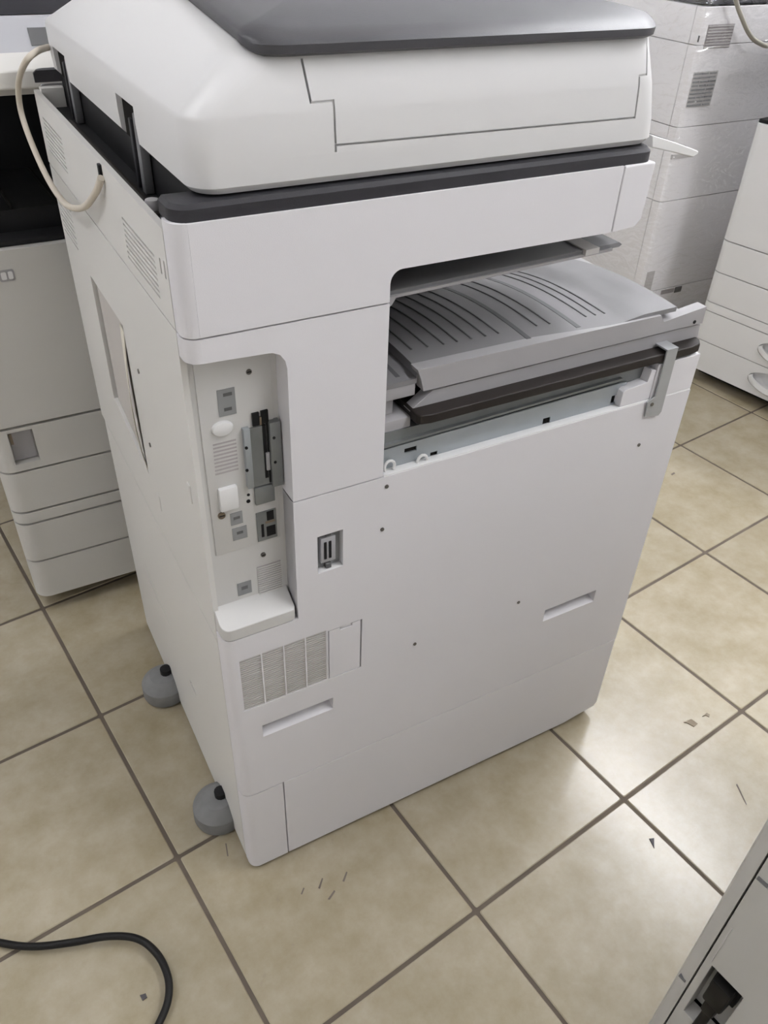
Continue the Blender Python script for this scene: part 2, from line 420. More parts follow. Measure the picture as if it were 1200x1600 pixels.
lb = prect('port_label', 340, 607, 368, 649, 'port_label', CPX)
prect('label_print', 348, 613, 362, 618, 'print_dark', lb, 0.001); prect('label_print', 350, 636, 362, 641, 'print_dark', lb, 0.001)
x, z = F(347, 669, YP)
MB().loft([[(x + 0.0115 * sc * math.cos(2 * PI * k / 20), YP + 0.002 - 0.006 * hh, z + 0.0085 * sc * math.sin(2 * PI * k / 20)) for k in range(20)] for sc, hh in ((1, 0), (1, 0.5), (0.86, 0.85), (0.55, 1.0))]).build('oval_boss', 'bright_plastic', CPX)
for k in range(9):
    v0 = 690 + k * 5.7
    prect('print_line', 332 + k * 0.5, v0, 369 + k * 0.5, v0 + 2.6, 'print_grey', pp, 0.0003)
sq = prect('blank_cover', 341, 759, 371, 795, 'bright_plastic', CPX, 0.005, bev=0.002)
def screw(u, vv, y, material='screw_steel', r=0.0036):
    x, z = F(u, vv, y)
    s = MB().cyl((x, y + 0.001, z), 'y', r, -0.0028, 14).build('screw', material, CPX)
    MB().box(x - r * 0.7, x + r * 0.7, y - 0.0022, y - 0.0015, z - 0.0006, z + 0.0006).build('slot', 'black_plastic', s)
screw(388, 580, DP - 0.001, r=0.003); screw(346, 805, YP, 'screw_brass', 0.0042); screw(411, 866, DP - 0.001, r=0.003); screw(354, 957, DP - 0.001, 'screw_steel', 0.0042)
for (u, vv, r) in ((388, 773, 0.0017), (388, 783, 0.0023)):
    x, z = F(u, vv, YP); MB().cyl((x, YP + 0.0005, z), 'y', r, -0.0011, 12).build('indicator_hole', 'black_plastic', CPX)
for q in ((360, 800, 379, 819), (363, 823, 386, 842)):
    b = prect('port_label', *q, 'port_label', CPX)
    prect('label_print', (q[0] + q[2]) / 2 - 5, (q[1] + q[3]) / 2 - 3, (q[0] + q[2]) / 2 + 5, (q[1] + q[3]) / 2 + 1, 'print_dark', b, 0.001)
b = prect('port_label', 371, 909, 393, 928, 'port_label', CPX, y=DP - 0.001)
prect('label_print', 377, 915, 387, 920, 'print_dark', b, 0.001, y=DP - 0.001)
b = prect('port_block', 401, 797, 432, 842, 'slot_steel', CPX, 0.0012)
prect('usb_port', 416, 797, 427, 811, 'black_plastic', b, 0.0016)
prect('ethernet_port', 416, 820, 430, 835, 'black_plastic', b, 0.0016)
prect('slim_port', 408, 818, 412, 838, 'black_plastic', b, 0.0016)
prect('contact_strip', 414, 812, 429, 815, 'screw_brass', b, 0.0016)
# card slot of steel
cs = prect('card_slot', 384, 664, 432, 757, 'slot_steel', CPX, 0.0020)
prect('slot_flange', 381, 666, 391, 760, 'zinc_steel', cs, 0.006, bev=0.0006)
prect('slot_flange', 420, 654, 437, 755, 'slot_steel', cs, 0.007, bev=0.0008)
prect('slot_gap', 411, 662, 416, 745, 'black_plastic', cs, 0.0028)
prect('slot_gap', 417, 655, 420, 752, 'black_plastic', cs, 0.0030)
prect('slot_latch', 414, 704, 420, 732, 'tray_light', cs, 0.0045, bev=0.0008)
prect('slot_mouth', 393, 644, 404, 664, 'black_plastic', cs, 0.0025)
prect('slot_mouth', 407, 640, 418, 660, 'black_plastic', cs, 0.0025)
prect('slot_contact', 404, 650, 407, 662, 'screw_brass', cs, 0.003)
prect('slot_tab', 397, 757, 428, 784, 'slot_steel', cs, 0.0035, bev=0.001)
for (u, vv) in ((428, 684), (430, 722), (385, 700), (386, 735)):
    x, z = F(u, vv, YP - 0.007); MB().cyl((x, YP - 0.0065, z), 'y', 0.0017, -0.0012, 8).build('pin', 'black_plastic', cs)
# vent grille on the port panel
x0, x1, z0, z1 = FR(403, 880, 440, 933, DP - 0.001)
gv = MB().box(x0, x1, DP - 0.0016, DP, z0, z1).build('port_vent', 'print_grey', CPX)
m = MB()
for k in range(16):
    z = z0 + (z1 - z0) * (k + 0.5) / 16
    m.box(x0, x1, DP - 0.0026, DP - 0.0012, z - 0.0009, z + 0.0007)
tag(m.build('grille_bars', 'port_plastic', gv), kind='stuff')
# upper panel with the lip over the ports
m = MB(); arc_corner(m, 0.866, 0.8897 - G)
m.prism([(RC, 0.866), (0.080, 0.863), (0.088, 0.859), (0.0928, 0.852), (0.0945, 0.843), (0.0945, 0.6835 + G), (0.2035, 0.6835 + G), (0.2035, 0.8897 - G), (RC, 0.8897 - G)], 'y', 0, DP)
m.build('upper_side_panel', 'white_plastic', CPX)
# scanner housing band
m = MB(); arc_corner(m, 0.8897 + G, 0.990)
arcp = [(0.2035 + 0.013 - 0.013 * math.cos(a), 0.909 + 0.013 * math.sin(a)) for a in [PI / 2 * k / 6 for k in range(7)]]
m.prism([(RC, 0.8897 + G), (0.2035, 0.8897 + G)] + arcp + [(0.474 - G, 0.922), (0.474 - G, 0.990), (RC, 0.990)], 'y', 0, DP)
m.build('scanner_side_panel', 'white_plastic', CPX, bev=0.002)
MB().prism([(0.474 + G, 0.922), (0.507, 0.924), (0.514, 0.931), (0.517, 0.990), (0.474 + G, 0.990)], 'y', 0, DP).build('scanner_front_corner', 'white_plastic', CPX, bev=0.002)
MB().box(0.500, 0.517, DP, 0.60, 0.93, 0.99, bev=0.003).build('scanner_front_panel', 'white_plastic', CPX)
MB().box(0.01, 0.517, 0.6, 0.622, 0.9, 0.985, bev=0.004).build('scanner_far_panel', 'white_plastic', CPX)
# black glass frame
pl = rrect(0.0025, 0.5165, 0.002, 0.62, 0.016, 6)
m = MB(); m.loft([[(x, y, 0.9895) for x, y in pl], [(x, y, 1.0) for x, y in pl], [(x, y, 1.0035) for x, y in rrect(0.006, 0.513, 0.0055, 0.616, 0.014, 6)]])
fr = m.build('scanner_frame', 'charcoal_plastic', CPX)
cut(fr, [MB().box(-0.02, 0.040, 0.038, 0.60, 0.9, 1.2)])
MB().box(0.036, 0.044, 0.038, 0.60, 0.955, 1.0030).build('channel_wall', 'black_plastic', CPX)
MB().box(0.0062, 0.036, 0.038, 0.60, 0.945, 0.962).build('channel_floor', 'black_plastic', CPX)
MB().box(0.010, 0.019, 0.09, 0.47, 0.962, 0.972, bev=0.004).build('channel_rail', 'brown_black', CPX)
MB().box(0.010, 0.030, 0.042, 0.075, 0.962, 0.978, bev=0.004).build('channel_block', 'charcoal_plastic', CPX)
x, y = 0.014, 0.105
MB().lathe((x, y, 0.962), [(0.008, 0), (0.008, 0.014), (0.006, 0.018), (0.003, 0.019)], 12).build('hinge_screw', 'tray_light', CPX)
# document feeder: white body
def dome(y): return 0.024 * (1 - math.exp(-max(0, y - 0.02) / 0.075))
def ring(x0, x1, y0, y1, r, z, dm=0.0, n=7, sk=0.0):
    return [(x + sk * max(0, y - 0.03) * (x1 - x) / (x1 - x0), y, z + dm * dome(y)) for x, y in rrect(x0, x1, y0, y1, r, n)]
m = MB()
m.loft([ring(0.030, 0.518, 0.014, 0.585, 0.022, 1.0055), ring(0.0245, 0.523, 0.010, 0.59, 0.024, 1.011), ring(0.0235, 0.520, 0.0095, 0.59, 0.024, 1.029),
        ring(0.0235, 0.512, 0.0105, 0.59, 0.024, 1.061), ring(0.0255, 0.511, 0.011, 0.588, 0.024, 1.0645),
        ring(0.074, 0.504, 0.0185, 0.58, 0.028, 1.0995, 0.9, sk=0.10), ring(0.081, 0.503, 0.020, 0.58, 0.028, 1.1025, 1.0, sk=0.12)])
adf = m.build('feeder_body', 'feeder_plastic', CPX, ang=18)
def ypx(u, v, d=0.024): return RR(u, v, d)
cut(adf, [MB().box(0.0, 0.040, 0.168, 0.232, 0.99, 1.043), MB().box(0.0, 0.040, 0.475, 0.545, 0.99, 1.038)])
for (y0, y1) in ((0.172, 0.228), (0.479, 0.541)):
    hg = MB().box(0.0285, 0.0395, y0 - 0.003, y1 + 0.003, 1.006, 1.042 if y0 < 0.3 else 1.037).build('hinge_shade', 'core_dark', CPX)  # dark block fills the notch, standing for the shade inside it
    MB().box(0.0262, 0.0350, y0 + 0.004, y0 + 0.016, 0.9625, 1.034, bev=0.001).build('hinge_arm', 'tray_dark', hg)
    MB().box(0.0262, 0.0350, y0 + 0.028, y0 + 0.036, 0.9625, 1.026, bev=0.001).build('hinge_arm', 'charcoal_plastic', hg)
# seams of the feeder are real grooves
def groove(pts, d, wdt=0.0010, dep=0.004):
    cs = []
    for (a, b) in zip(pts, pts[1:]):
        a = Vector((a[0], 0, a[1])); b = Vector((b[0], 0, b[1])); t = (b - a).normalized(); n = Vector((-t.z, 0, t.x)) * wdt
        a = a - t * wdt * 0.9; b = b + t * wdt * 0.9
        P = [a + n, a - n, b - n, b + n]
        cs.append(MB().prism([(p.x, p.z) for p in P], 'y', -0.01, d + dep))
    return cs
seam1 = [F(471, 93, 0.019), F(487, 161, 0.0105), F(522, 158, 0.0105), F(525, 236, 0.0095)]
seam2 = [F(525, 227, 0.0095), F(990, 184, 0.0095)]
seam3 = [F(1016, 62, 0.018), F(1013, 117, 0.0105), F(1001, 119, 0.0105), F(992, 184, 0.0095)]
cut(adf, groove([seam1[0], seam1[1]], 0.014, dep=0.009) + groove(seam1[1:], 0.0095) + groove(seam2, 0.0095) + groove([seam3[0], seam3[1]], 0.014, dep=0.009) + groove(seam3[1:], 0.0095))
MB().box(0.040, 0.50, 0.034, 0.57, 1.012, 1.06).build('feeder_core', 'core_dark', CPX)
# dark lid on the feeder
m = MB()
SK = 0.12
m.loft([ring(0.083, 0.500, 0.0125, 0.585, 0.030, 1.1022, 1.0, sk=SK), ring(0.080, 0.504, 0.0095, 0.588, 0.032, 1.1045, 1.0, sk=SK), ring(0.080, 0.505, 0.0095, 0.588, 0.032, 1.1105, 1.0, sk=SK),
        ring(0.084, 0.501, 0.014, 0.584, 0.029, 1.1138, 1.0, sk=SK), ring(0.10, 0.485, 0.032, 0.56, 0.02, 1.1160, 1.0, sk=SK),
        ring(0.14, 0.44, 0.075, 0.52, 0.02, 1.117, 1.0, sk=SK), ring(0.20, 0.38, 0.16, 0.45, 0.02, 1.1175, 1.0, sk=SK)])
m.build('feeder_lid', 'lid_plastic', CPX, ang=50)
# operation panel at the front edge, seen edge-on
op = MB(); op.prism([F(u, v_, 0.055) for u, v_ in ((1019, 211), (1060, 224), (1092, 236), (1091, 241), (1082, 246), (1050, 238), (1019, 231))], 'y', 0.055, 0.36)
op = op.build('operation_panel', 'bright_plastic', CPX, bev=0.0015)
qa, qb = F(1040, 218.6, 0.055), F(1080, 232.4, 0.055)
MB().prism([(qa[0], qa[1] - 0.002), (qb[0], qb[1] - 0.002), (qb[0], qb[1] + 0.0012), (qa[0], qa[1] + 0.0012)], 'y', 0.063, 0.345).build('panel_screen', 'screen_dark', op)
MB().box(0.513, 0.526, 0.08, 0.30, 0.955, 0.978, bev=0.002).build('panel_hinge', 'black_plastic', op)

# rear covers
def slot_rows(y0, y1, z0, z1, n, hgt):
    return [rect(y0, y1, z0 + (z1 - z0) * (k + 0.5) / n - hgt / 2, z0 + (z1 - z0) * (k + 0.5) / n + hgt / 2) for k in range(n)]
near_v = slot_rows(0.066, 0.178, 0.902, 0.946, 8, 0.0026)
far_v = slot_rows(0.46, 0.58, 0.91, 0.955, 8, 0.0026)
m = MB(); m.prism(rect(0.026, 0.61, 0.8897 + G, 0.980), 'x', 0.0, 0.006, near_v + far_v + [rect(0.046, 0.050, 0.934, 0.948), rect(0.033, 0.037, 0.934, 0.950)])
m.build('scanner_rear_cover', 'cream_plastic', CPX)
far_v2 = slot_rows(0.50, 0.59, 0.80, 0.865, 9, 0.0026)
PY0, PY1, PZ0, PZ1 = 0.275, 0.442, 0.574, 0.789
pocket = [(PY0, PZ0), (PY1, PZ0 + 0.03), (PY1, PZ1), (PY0, PZ1)]
m = MB(); m.prism(rect(0.0255, 0.605, 0.488 + G, 0.8897 - G), 'x', 0.0, 0.006, far_v2 + [pocket])
m.build('upper_rear_cover', 'cream_plastic', CPX)
m = MB(); m.prism(rect(0.0255, 0.585, 0.010, 0.488 - G), 'x', 0.0, 0.006, [rect(0.40, 0.478, 0.246, 0.249), rect(0.40, 0.47, 0.256, 0.259), rect(0.335, 0.455, 0.232, 0.235), rect(0.205, 0.235, 0.192, 0.203)])
m.build('lower_rear_cover', 'cream_plastic', CPX)
MB().box(0.02, 0.66, 0.585, 0.595, 0.012, 0.67, bev=0.003).build('far_side_cover', 'cream_plastic', CPX)
MB().box(0.0062, 0.034, 0.585, 0.603, 0.5, 0.985).build('far_edge_cover', 'cream_plastic', CPX)
m = MB(); m.prism([(PY0 - 0.004, PZ0 - 0.004), (PY1 + 0.004, PZ0 - 0.004), (PY1 + 0.004, PZ1 + 0.004), (PY0 - 0.004, PZ1 + 0.004)], 'x', 0.022, 0.026)
m.build('pocket_back', 'vent_plastic', CPX)
for (u, vv) in ((217, 580), (235, 695)):
    y, z = RR(u, vv); MB().cyl((0.001, y, z), 'x', 0.003, -0.0022, 10).build('screw', 'screw_steel', CPX)
for (u, vv) in ((297, 770), (250, 785)):
    y, z = RR(u, vv); MB().box(-0.0012, 0.002, y - 0.005, y + 0.005, z - 0.012, z + 0.012, bev=0.001).build('snap_tab', 'cream_plastic', CPX)
y, z = RR(157, 258)
MB().box(-0.003, 0.003, y - 0.004, y + 0.004, z - 0.012, 0.978, bev=0.0008).build('cable_clip', 'black_plastic', CPX)
# front door and far faces of the cabinet
MB().box(0.655, 0.677, DP, 0.585, 0.026, 0.66, bev=0.004).build('front_cover', 'white_plastic', CPX)
MB().box(0.676, 0.6795, 0.0015, 0.02, 0.605, 0.665, bev=0.0008).build('front_finger_slot', 'print_dark', CPX)
# loop cable at the back of the feeder
cp = [(75, 74, 0.022), (58, 80, 0.004), (40, 97, -0.012), (29, 130, -0.016), (33, 175, -0.018), (52, 230, -0.018), (78, 285, -0.016), (104, 320, -0.013), (130, 324, -0.010), (150, 300, -0.007), (158, 278, -0.003)]
pts = []
for u, vv, d in cp:
    y, z = RR(u, vv, d); pts.append((d, y, z))
MB().tube(smooth_path(pts, 6), 0.0038, 10).build('feeder_cable', 'cable_beige', CPX, ang=60)

# exit tray in the opening
def PF(px, d): return [F(u, vv, d) for u, vv in px]
TY = 0.020
def tz(y):
    if y < 0.10: return 0.7955 + 0.005 * math.sin(PI * y / 0.2)
    t = min(1, (y - 0.10) / 0.27); return 0.8005 - 0.060 * t * t
def th(x):
    if x < 0.253: return -0.010
    if x > 0.545: return min(1, (x - 0.545) / 0.03) * 0.004
    return 0.0
xs = [0.2045, 0.2525, 0.2535] + [0.27 + 0.0125 * k for k in range(23)] + [0.551, 0.557, 0.563, 0.570, 0.577, 0.59, 0.603, 0.612, 0.622, 0.631]
ys = [TY + 0.37 * k / 22 for k in range(23)]
m = MB(); bm = m.bm
def tray_z(x, y):
    z = tz(y) + th(x)
    dx = (x - 0.575) / 0.040; dy = (y - 0.11) / 0.045
    z -= 0.005 * max(0, min(1, 1.6 - 1.6 * max(abs(dx), abs(dy))))
    return z
top = [[bm.verts.new((x, y, tray_z(x, y))) for x in xs] for y in ys]
bot = [[bm.verts.new((x, y, tray_z(x, y) - 0.006)) for x in xs] for y in ys]
fs = []
for a in range(len(ys) - 1):
    for b in range(len(xs) - 1):
        fs.append(bm.faces.new((top[a][b], top[a][b + 1], top[a + 1][b + 1], top[a + 1][b])))
        fs.append(bm.faces.new((bot[a][b], bot[a + 1][b], bot[a + 1][b + 1], bot[a][b + 1])))
for a in range(len(ys) - 1):
    fs.append(bm.faces.new((top[a][0], top[a + 1][0], bot[a + 1][0], bot[a][0]))); fs.append(bm.faces.new((top[a][-1], bot[a][-1], bot[a + 1][-1], top[a + 1][-1])))
for b in range(len(xs) - 1):
    fs.append(bm.faces.new((top[0][b], bot[0][b], bot[0][b + 1], top[0][b + 1]))); fs.append(bm.faces.new((top[-1][b], top[-1][b + 1], bot[-1][b + 1], bot[-1][b])))
bmesh.ops.recalc_face_normals(bm, faces=fs)
tray = m.build('exit_tray', 'tray_grey', CPX, ang=40)
# ribs and channels run along y; dark grey paints in their groove shade
def tray_strip(x, y0, y1, wdt, up, name, material):
    n = 14; mb = MB(); rg = []
    for k in range(n + 1):
        y = y0 + (y1 - y0) * k / n; z = tray_z(x, y)
        rg.append([(x - wdt, y, z - 0.002), (x + wdt, y, z - 0.002), (x + wdt * 0.7, y, z + up), (x - wdt * 0.7, y, z + up)])
    mb.loft(rg); return mb.build(name, material, tray)
for x, y0 in ((0.268, 0.060), (0.288, 0.058), (0.308, 0.056), (0.326, 0.056), (0.345, 0.055), (0.364, 0.054), (0.382, 0.054), (0.436, 0.052), (0.454, 0.050), (0.508, 0.048), (0.522, 0.047), (0.536, 0.046)):
    tray_strip(x, y0, 0.36, 0.0011, 0.0009, 'rib', 'rib_shade')
for x, wd in ((0.4085, 0.0045), (0.482, 0.0045), (0.2345, 0.0035)):
    tray_strip(x, 0.030, 0.36, wd, 0.0004, 'channel', 'rib_shade')
# near wall of the tray and its under-shell
m = MB(); m.prism(PF([(650, 576), (1030, 491), (1034, 501), (1101, 477), (1094, 503), (1060, 511), (673, 606), (659, 609), (655, 590)], TY), 'y', TY - 0.004, TY + 0.012)
m.build('tray_front_wall', 'tray_light', CPX, bev=0.0008)
m = MB(); m.prism(PF([(674, 608), (1060, 512), (1092, 505), (1086, 532), (1030, 545), (652, 652), (638, 641)], TY + 0.002), 'y', TY - 0.001, TY + 0.014)
m.build('tray_lower_wall', 'tray_light', CPX, bev=0.0008)
x, z = F(1085, 503, TY - 0.004); MB().cyl((x, TY - 0.0035, z), 'y', 0.0025, -0.0012, 10).build('screw', 'black_plastic', CPX)
MB().box(0.2045, 0.252, TY + 0.001, TY + 0.02, 0.766, 0.781, bev=0.001).build('tray_left_lip', 'tray_light', CPX)
MB().box(0.212, 0.231, TY + 0.012, TY + 0.03, 0.742, 0.768, bev=0.001).build('tray_post', 'tray_light', CPX)
MB().box(0.2045, 0.247, TY - 0.002, TY + 0.05, 0.722, 0.742, bev=0.002).build('tray_support', 'tray_light', CPX)
MB().box(0.203, 0.63, 0.09, 0.395, 0.69, 0.725).build('tray_undershell', 'core_dark', CPX)
MB().box(0.632, 0.668, TY, 0.30, 0.745, 0.782, bev=0.004).build('tray_front_lip', 'tray_light', CPX)
# thin shelf under the scanner
sh = MB(); sh.prism([(0.2045, 0.8855), (0.512, 0.8935), (0.516, 0.896), (0.511, 0.899), (0.2045, 0.891)], 'y', 0.022, 0.39)
sh = sh.build('upper_shelf', 'tray_dark', CPX, bev=0.0006)
sh2 = MB().prism([(0.2045, 0.884), (0.500, 0.8915), (0.500, 0.8945), (0.2045, 0.887)], 'y', 0.0195, 0.0225).build('shelf_edge', 'tray_light', sh)
MB().prism([(0.2045, 0.874), (0.216, 0.878), (0.222, 0.887), (0.2045, 0.887)], 'y', 0.018, 0.030).build('shelf_bracket', 'tray_light', sh)
MB().prism([(0.459, 0.8925), (0.478, 0.8932), (0.478, 0.8995), (0.459, 0.8990)], 'y', 0.017, 0.06).build('shelf_tag', 'vent_plastic', sh)
# dark rim below the tray
m = MB()
pl = [(0.246, 0.006), (0.250, 0.001), (0.262, -0.001), (0.655, -0.001), (0.672, 0.002), (0.681, 0.012), (0.684, 0.03), (0.684, 0.56), (0.66, 0.56), (0.66, 0.06), (0.246, 0.06)]
m.prism(pl, 'z', 0.7385, 0.7505); m.build('cabinet_rim', 'brown_black', CPX, bev=0.003)
MB().box(0.656, 0.678, 0.03, 0.585, 0.66, 0.736, bev=0.004).build('front_top_cover', 'white_plastic', CPX)
MB().box(0.20, 0.66, 0.016, 0.10, 0.675, 0.729).build('frame_channel', 'slot_steel', CPX)
# galvanised rail
hl = [rect(*FR(632, 699, 651, 706, 0.012)), rect(*FR(672, 706, 683, 717, 0.012)), rect(*FR(848, 653, 859, 664, 0.012)), rect(*FR(955, 618, 964, 629, 0.012))]
gp = MB(); gp.prism([(0.2045, 0.660), (0.566, 0.660), (0.566, 0.714), (0.2045, 0.7105)], 'y', 0.012, 0.014, hl)
gp = gp.build('steel_rail', 'zinc_steel', CPX)
MB().prism([(0.2045, 0.713), (0.556, 0.7185), (0.556, 0.7215), (0.2045, 0.716)], 'y', 0.011, 0.016).build('rail_flange', 'slot_steel', gp)
MB().box(0.2045, 0.556, 0.0145, 0.0158, 0.68, 0.713).build('rail_backing', 'core_dark', gp)
for (u, vv) in ((608, 728), (659, 719)):
    x, z = F(u, vv, 0.008)
    MB().tube([(x + 0.0065 * math.cos(a), 0.007, z + 0.0075 * math.sin(a)) for a in [math.radians(-40 + 26 * k) for k in range(11)]], 0.0018, 8).build('cable_hook', 'bright_plastic', CPX)
b = MB(); b.prism([(0.553, 0.6845), (0.603, 0.6845), (0.603, 0.727), (0.595, 0.729), (0.592, 0.712), (0.557, 0.709), (0.553, 0.706)], 'y', 0.002, 0.016); b.build('rail_end_block', 'white_plastic', CPX, bev=0.001)
b = MB(); b.prism([(0.6035, 0.6845), (0.677, 0.6845), (0.677, 0.7355), (0.6035, 0.7355)], 'y', 0.0004, 0.016); b.build('corner_cover', 'white_plastic', CPX, bev=0.001)
b = MB(); b.prism([(0.607, 0.757), (0.626, 0.755), (0.6275, 0.662), (0.624, 0.6575), (0.599, 0.661), (0.5965, 0.684), (0.608, 0.690)], 'y', -0.0036, -0.0014)
b = b.build('transport_bracket', 'bracket_steel', CPX, bev=0.0005)
MB().box(0.607, 0.626, -0.0036, 0.018, 0.755, 0.757).build('bracket_fold', 'bracket_steel', b)
x, z = F(1019, 632, -0.004); MB().cyl((x, -0.003, z), 'y', 0.0026, -0.0015, 12).build('screw', 'screw_steel', b)
MB().box(0.205, 0.677, 0.0006, 0.012, 0.6815, 0.6845, bev=0.0008).build('panel_lip', 'bright_plastic', CPX)
# floor feet
def foot(x, y):
    f = MB().lathe((x, y, 0.0), [(0.035, 0.0), (0.0395, 0.003), (0.041, 0.008), (0.0405, 0.031), (0.039, 0.034), (0.024, 0.050), (0.019, 0.0515)], 32).build('foot', 'foot_grey', CPX, ang=25)
    MB().cyl((x + 0.006, y, 0.050), 'z', 0.010, 0.012, 12).build('foot_bolt', 'black_plastic', f)
foot(-0.011, 0.116); foot(-0.015, 0.402)
for x, y in ((0.60, 0.06), (0.60, 0.52)):
    f = MB().cyl((x, y - 0.012, 0.019), 'y', 0.019, 0.024, 18).build('caster', 'black_plastic', CPX)

# papers standing in the rear pocket
m = MB(); rg = []
for k in range(9):
    t = k / 8; bow = -0.002 * math.sin(PI * t)
    za, zb_ = PZ0 + 0.006 + 0.200 * t, PZ0 + 0.030 + 0.178 * t
    rg.append([(0.0040 + bow, PY0 + 0.010, za), (0.0055 + bow, PY0 + 0.010, za), (0.0065, PY1 - 0.006, zb_), (0.0050, PY1 - 0.006, zb_)])
m.loft(rg)
doc = m.build('document_sheet', 'paper_grey'); doc.location = ORG; doc.rotation_euler = (0, 0, TH)
tag(doc, 'grey-printed papers standing in the pocket on the back of the large photocopier', 'paper')
m = MB(); rg = []
for k in range(11):
    t = k / 10; z = PZ0 + 0.004 + 0.200 * t; bow = -0.007 * math.sin(PI * t ** 0.8)
    rg.append([(0.0005 + bow, PY0 + 0.004, z), (0.0015 + bow, PY0 + 0.004, z), (0.0030 + bow * 0.5, PY0 + 0.030, z), (0.0020 + bow * 0.5, PY0 + 0.030, z)])
m.loft(rg)
m = m.build('document_booklet', 'paper_cream'); m.location = ORG; m.rotation_euler = (0, 0, TH)
tag(m, 'thin bowed cream booklet at the near edge of the rear paper pocket', 'booklet')

# ------------------------------------------------------------------ front-facing photocopiers (left and right)
def plan_front(r=0.028, wd=0.587, back=0.06, off=0.0):
    P = [(0, back)] + [(r - r * math.cos(a), off + r - r * math.sin(a)) for a in [PI / 2 * k / 7 for k in range(8)]]
    P += [(wd - r + r * math.sin(a), off + r - r * math.cos(a)) for a in [PI / 2 * k / 7 for k in range(8)]] + [(wd, back)]
    return P
def front_copier(lx, ly, ang, label, pm, dm, indicator, badge, grips, sg):
    p = L2W(lx, ly); e = empty('photocopier', p, TH + ang); tag(e, label, 'photocopier')
    MB().box(0.012, 0.575, 0.062, 0.60, 0.05, 0.74).build('inner_frame', 'core_dark', e)
    for x0, x1 in ((0, 0.010), (0.577, 0.587)):
        MB().box(x0, x1, 0.061, 0.61, 0.045, 0.742, bev=0.003).build('side_cover', pm, e)
    MB().box(0.0, 0.587, 0.60, 0.62, 0.045, 1.0, bev=0.004).build('rear_cover', pm, e)
    MB().box(0.03, 0.557, 0.045, 0.58, 0.012, 0.05).build('base_shade', 'core_dark', e)  # dark plinth; its black also stands in for the deep shadow underneath
    for (x, y) in ((0.08, 0.09), (0.50, 0.09), (0.08, 0.54), (0.50, 0.54)):
        c = MB().cyl((x, y - 0.012, 0.022), 'y', 0.022, 0.024, 18).build('caster', 'black_plastic', e)
        MB().box(x - 0.016, x + 0.016, y - 0.016, y + 0.016, 0.030, 0.052, bev=0.003).build('caster_fork', 'slot_steel', c)
    for i, (z0, z1) in enumerate(((0.040, 0.1318 - sg), (0.1342 + sg, 0.2245 - sg), (0.2545 + sg, 0.3425 - sg), (0.3450 + sg, 0.4335 - sg))):
        mb = MB(); mb.prism(plan_front(), 'z', z0, z1)
        o = mb.build('drawer_front', pm, e, bev=0.0 if (grips and i < 2) or (indicator and i == 3) else 0.002)
        if grips and i < 2:
            zc = (z0 + z1) / 2; rg = []
            el = lambda sc, y, dz: [(0.2935 + 0.085 * sc * math.cos(2 * PI * k / 32), y, zc + dz + 0.033 * sc * math.sin(2 * PI * k / 32)) for k in range(32)]
            cut(o, [MB().loft([el(1.02, -0.01, 0), el(1.0, 0.004, 0), el(0.93, 0.018, 0.001), el(0.7, 0.026, 0.002)])])
            lip = MB(); rr = []
            n = 20
            for k in range(n + 1):
                a = PI + PI * k / n
                c, s = math.cos(a), math.sin(a)
                w_ = 0.35 + 0.65 * abs(s)
                P0 = Vector((0.2935 + 0.084 * c, 0.0, zc + 0.006 + 0.036 * s))
                rr.append([P0 + Vector((0, 0.012, -0.001)), P0 + Vector((0, -0.005 * w_, -0.001)), P0 + Vector((-0.004 * c, -0.010 * w_, 0.004 * w_)),
                           P0 + Vector((-0.010 * c, -0.007 * w_, 0.018 * w_)), P0 + Vector((-0.010 * c, 0.0, 0.018 * w_)), P0 + Vector((-0.006 * c, 0.012, 0.006 * w_))])
            lip.loft(rr); lip.build('grip_lip', 'bright_plastic', o, ang=45)
        if indicator and i == 3:
            cut(o, [MB().prism(rect(0.031, 0.073, 0.360, 0.4265), 'y', -0.01, 0.016)])
            MB().box(0.033, 0.071, 0.013, 0.018, 0.362, 0.4245).build('paper_indicator', dm, o)
            MB().box(0.033, 0.038, 0.012, 0.0135, 0.396, 0.418).build('indicator_mark', 'screw_brass', o)
    MB().prism(plan_front(), 'z', 0.2268 + sg, 0.2520 - sg).build('drawer_divider', pm, e, bev=0.002)
    dr = MB().prism(plan_front(), 'z', 0.4365 + sg, 0.742).build('front_door', pm, e, bev=0.003)
    if badge:
        b = MB().prism(rrect(0.085, 0.108, 0.694, 0.712, 0.003, 3), 'y', -0.0015, 0.002).build('door_badge', 'tray_light', dr)
        MB().prism(rrect(0.088, 0.096, 0.697, 0.709, 0.002, 3), 'y', -0.0022, 0.0).build('badge_mark', 'bright_plastic', b)
        MB().prism(rrect(0.0985, 0.1055, 0.697, 0.709, 0.002, 3), 'y', -0.0022, 0.0).build('badge_mark', 'bright_plastic', b)
    # opening: black tray, back wall and right column
    MB().box(0.004, 0.583, 0.012, 0.60, 0.742, 0.752, bev=0.003).build('cabinet_rim', 'black_plastic', e)
    t = MB(); t.prism([(0.05, 0.752), (0.05, 0.785), (0.36, 0.765), (0.36, 0.752)], 'x', 0.02, 0.49); t.build('exit_tray', 'black_plastic', e)
    for k in range(6): MB().prism([(0.055, 0.7849), (0.055, 0.7875), (0.35, 0.7682), (0.35, 0.7655)], 'x', 0.06 + 0.07 * k, 0.064 + 0.07 * k).build('tray_rib', 'core_dark', e)
    MB().box(0.004, 0.50, 0.36, 0.60, 0.752, 0.952).build('delivery_column', 'black_plastic', e)
    MB().box(0.50, 0.587, 0.03, 0.60, 0.752, 0.952, bev=0.004).build('right_column', pm, e)
    # scanner, panel, feeder
    s = MB().prism(plan_front(0.02, back=0.60), 'z', 0.955, 1.000).build('scanner_body', pm, e, bev=0.003)
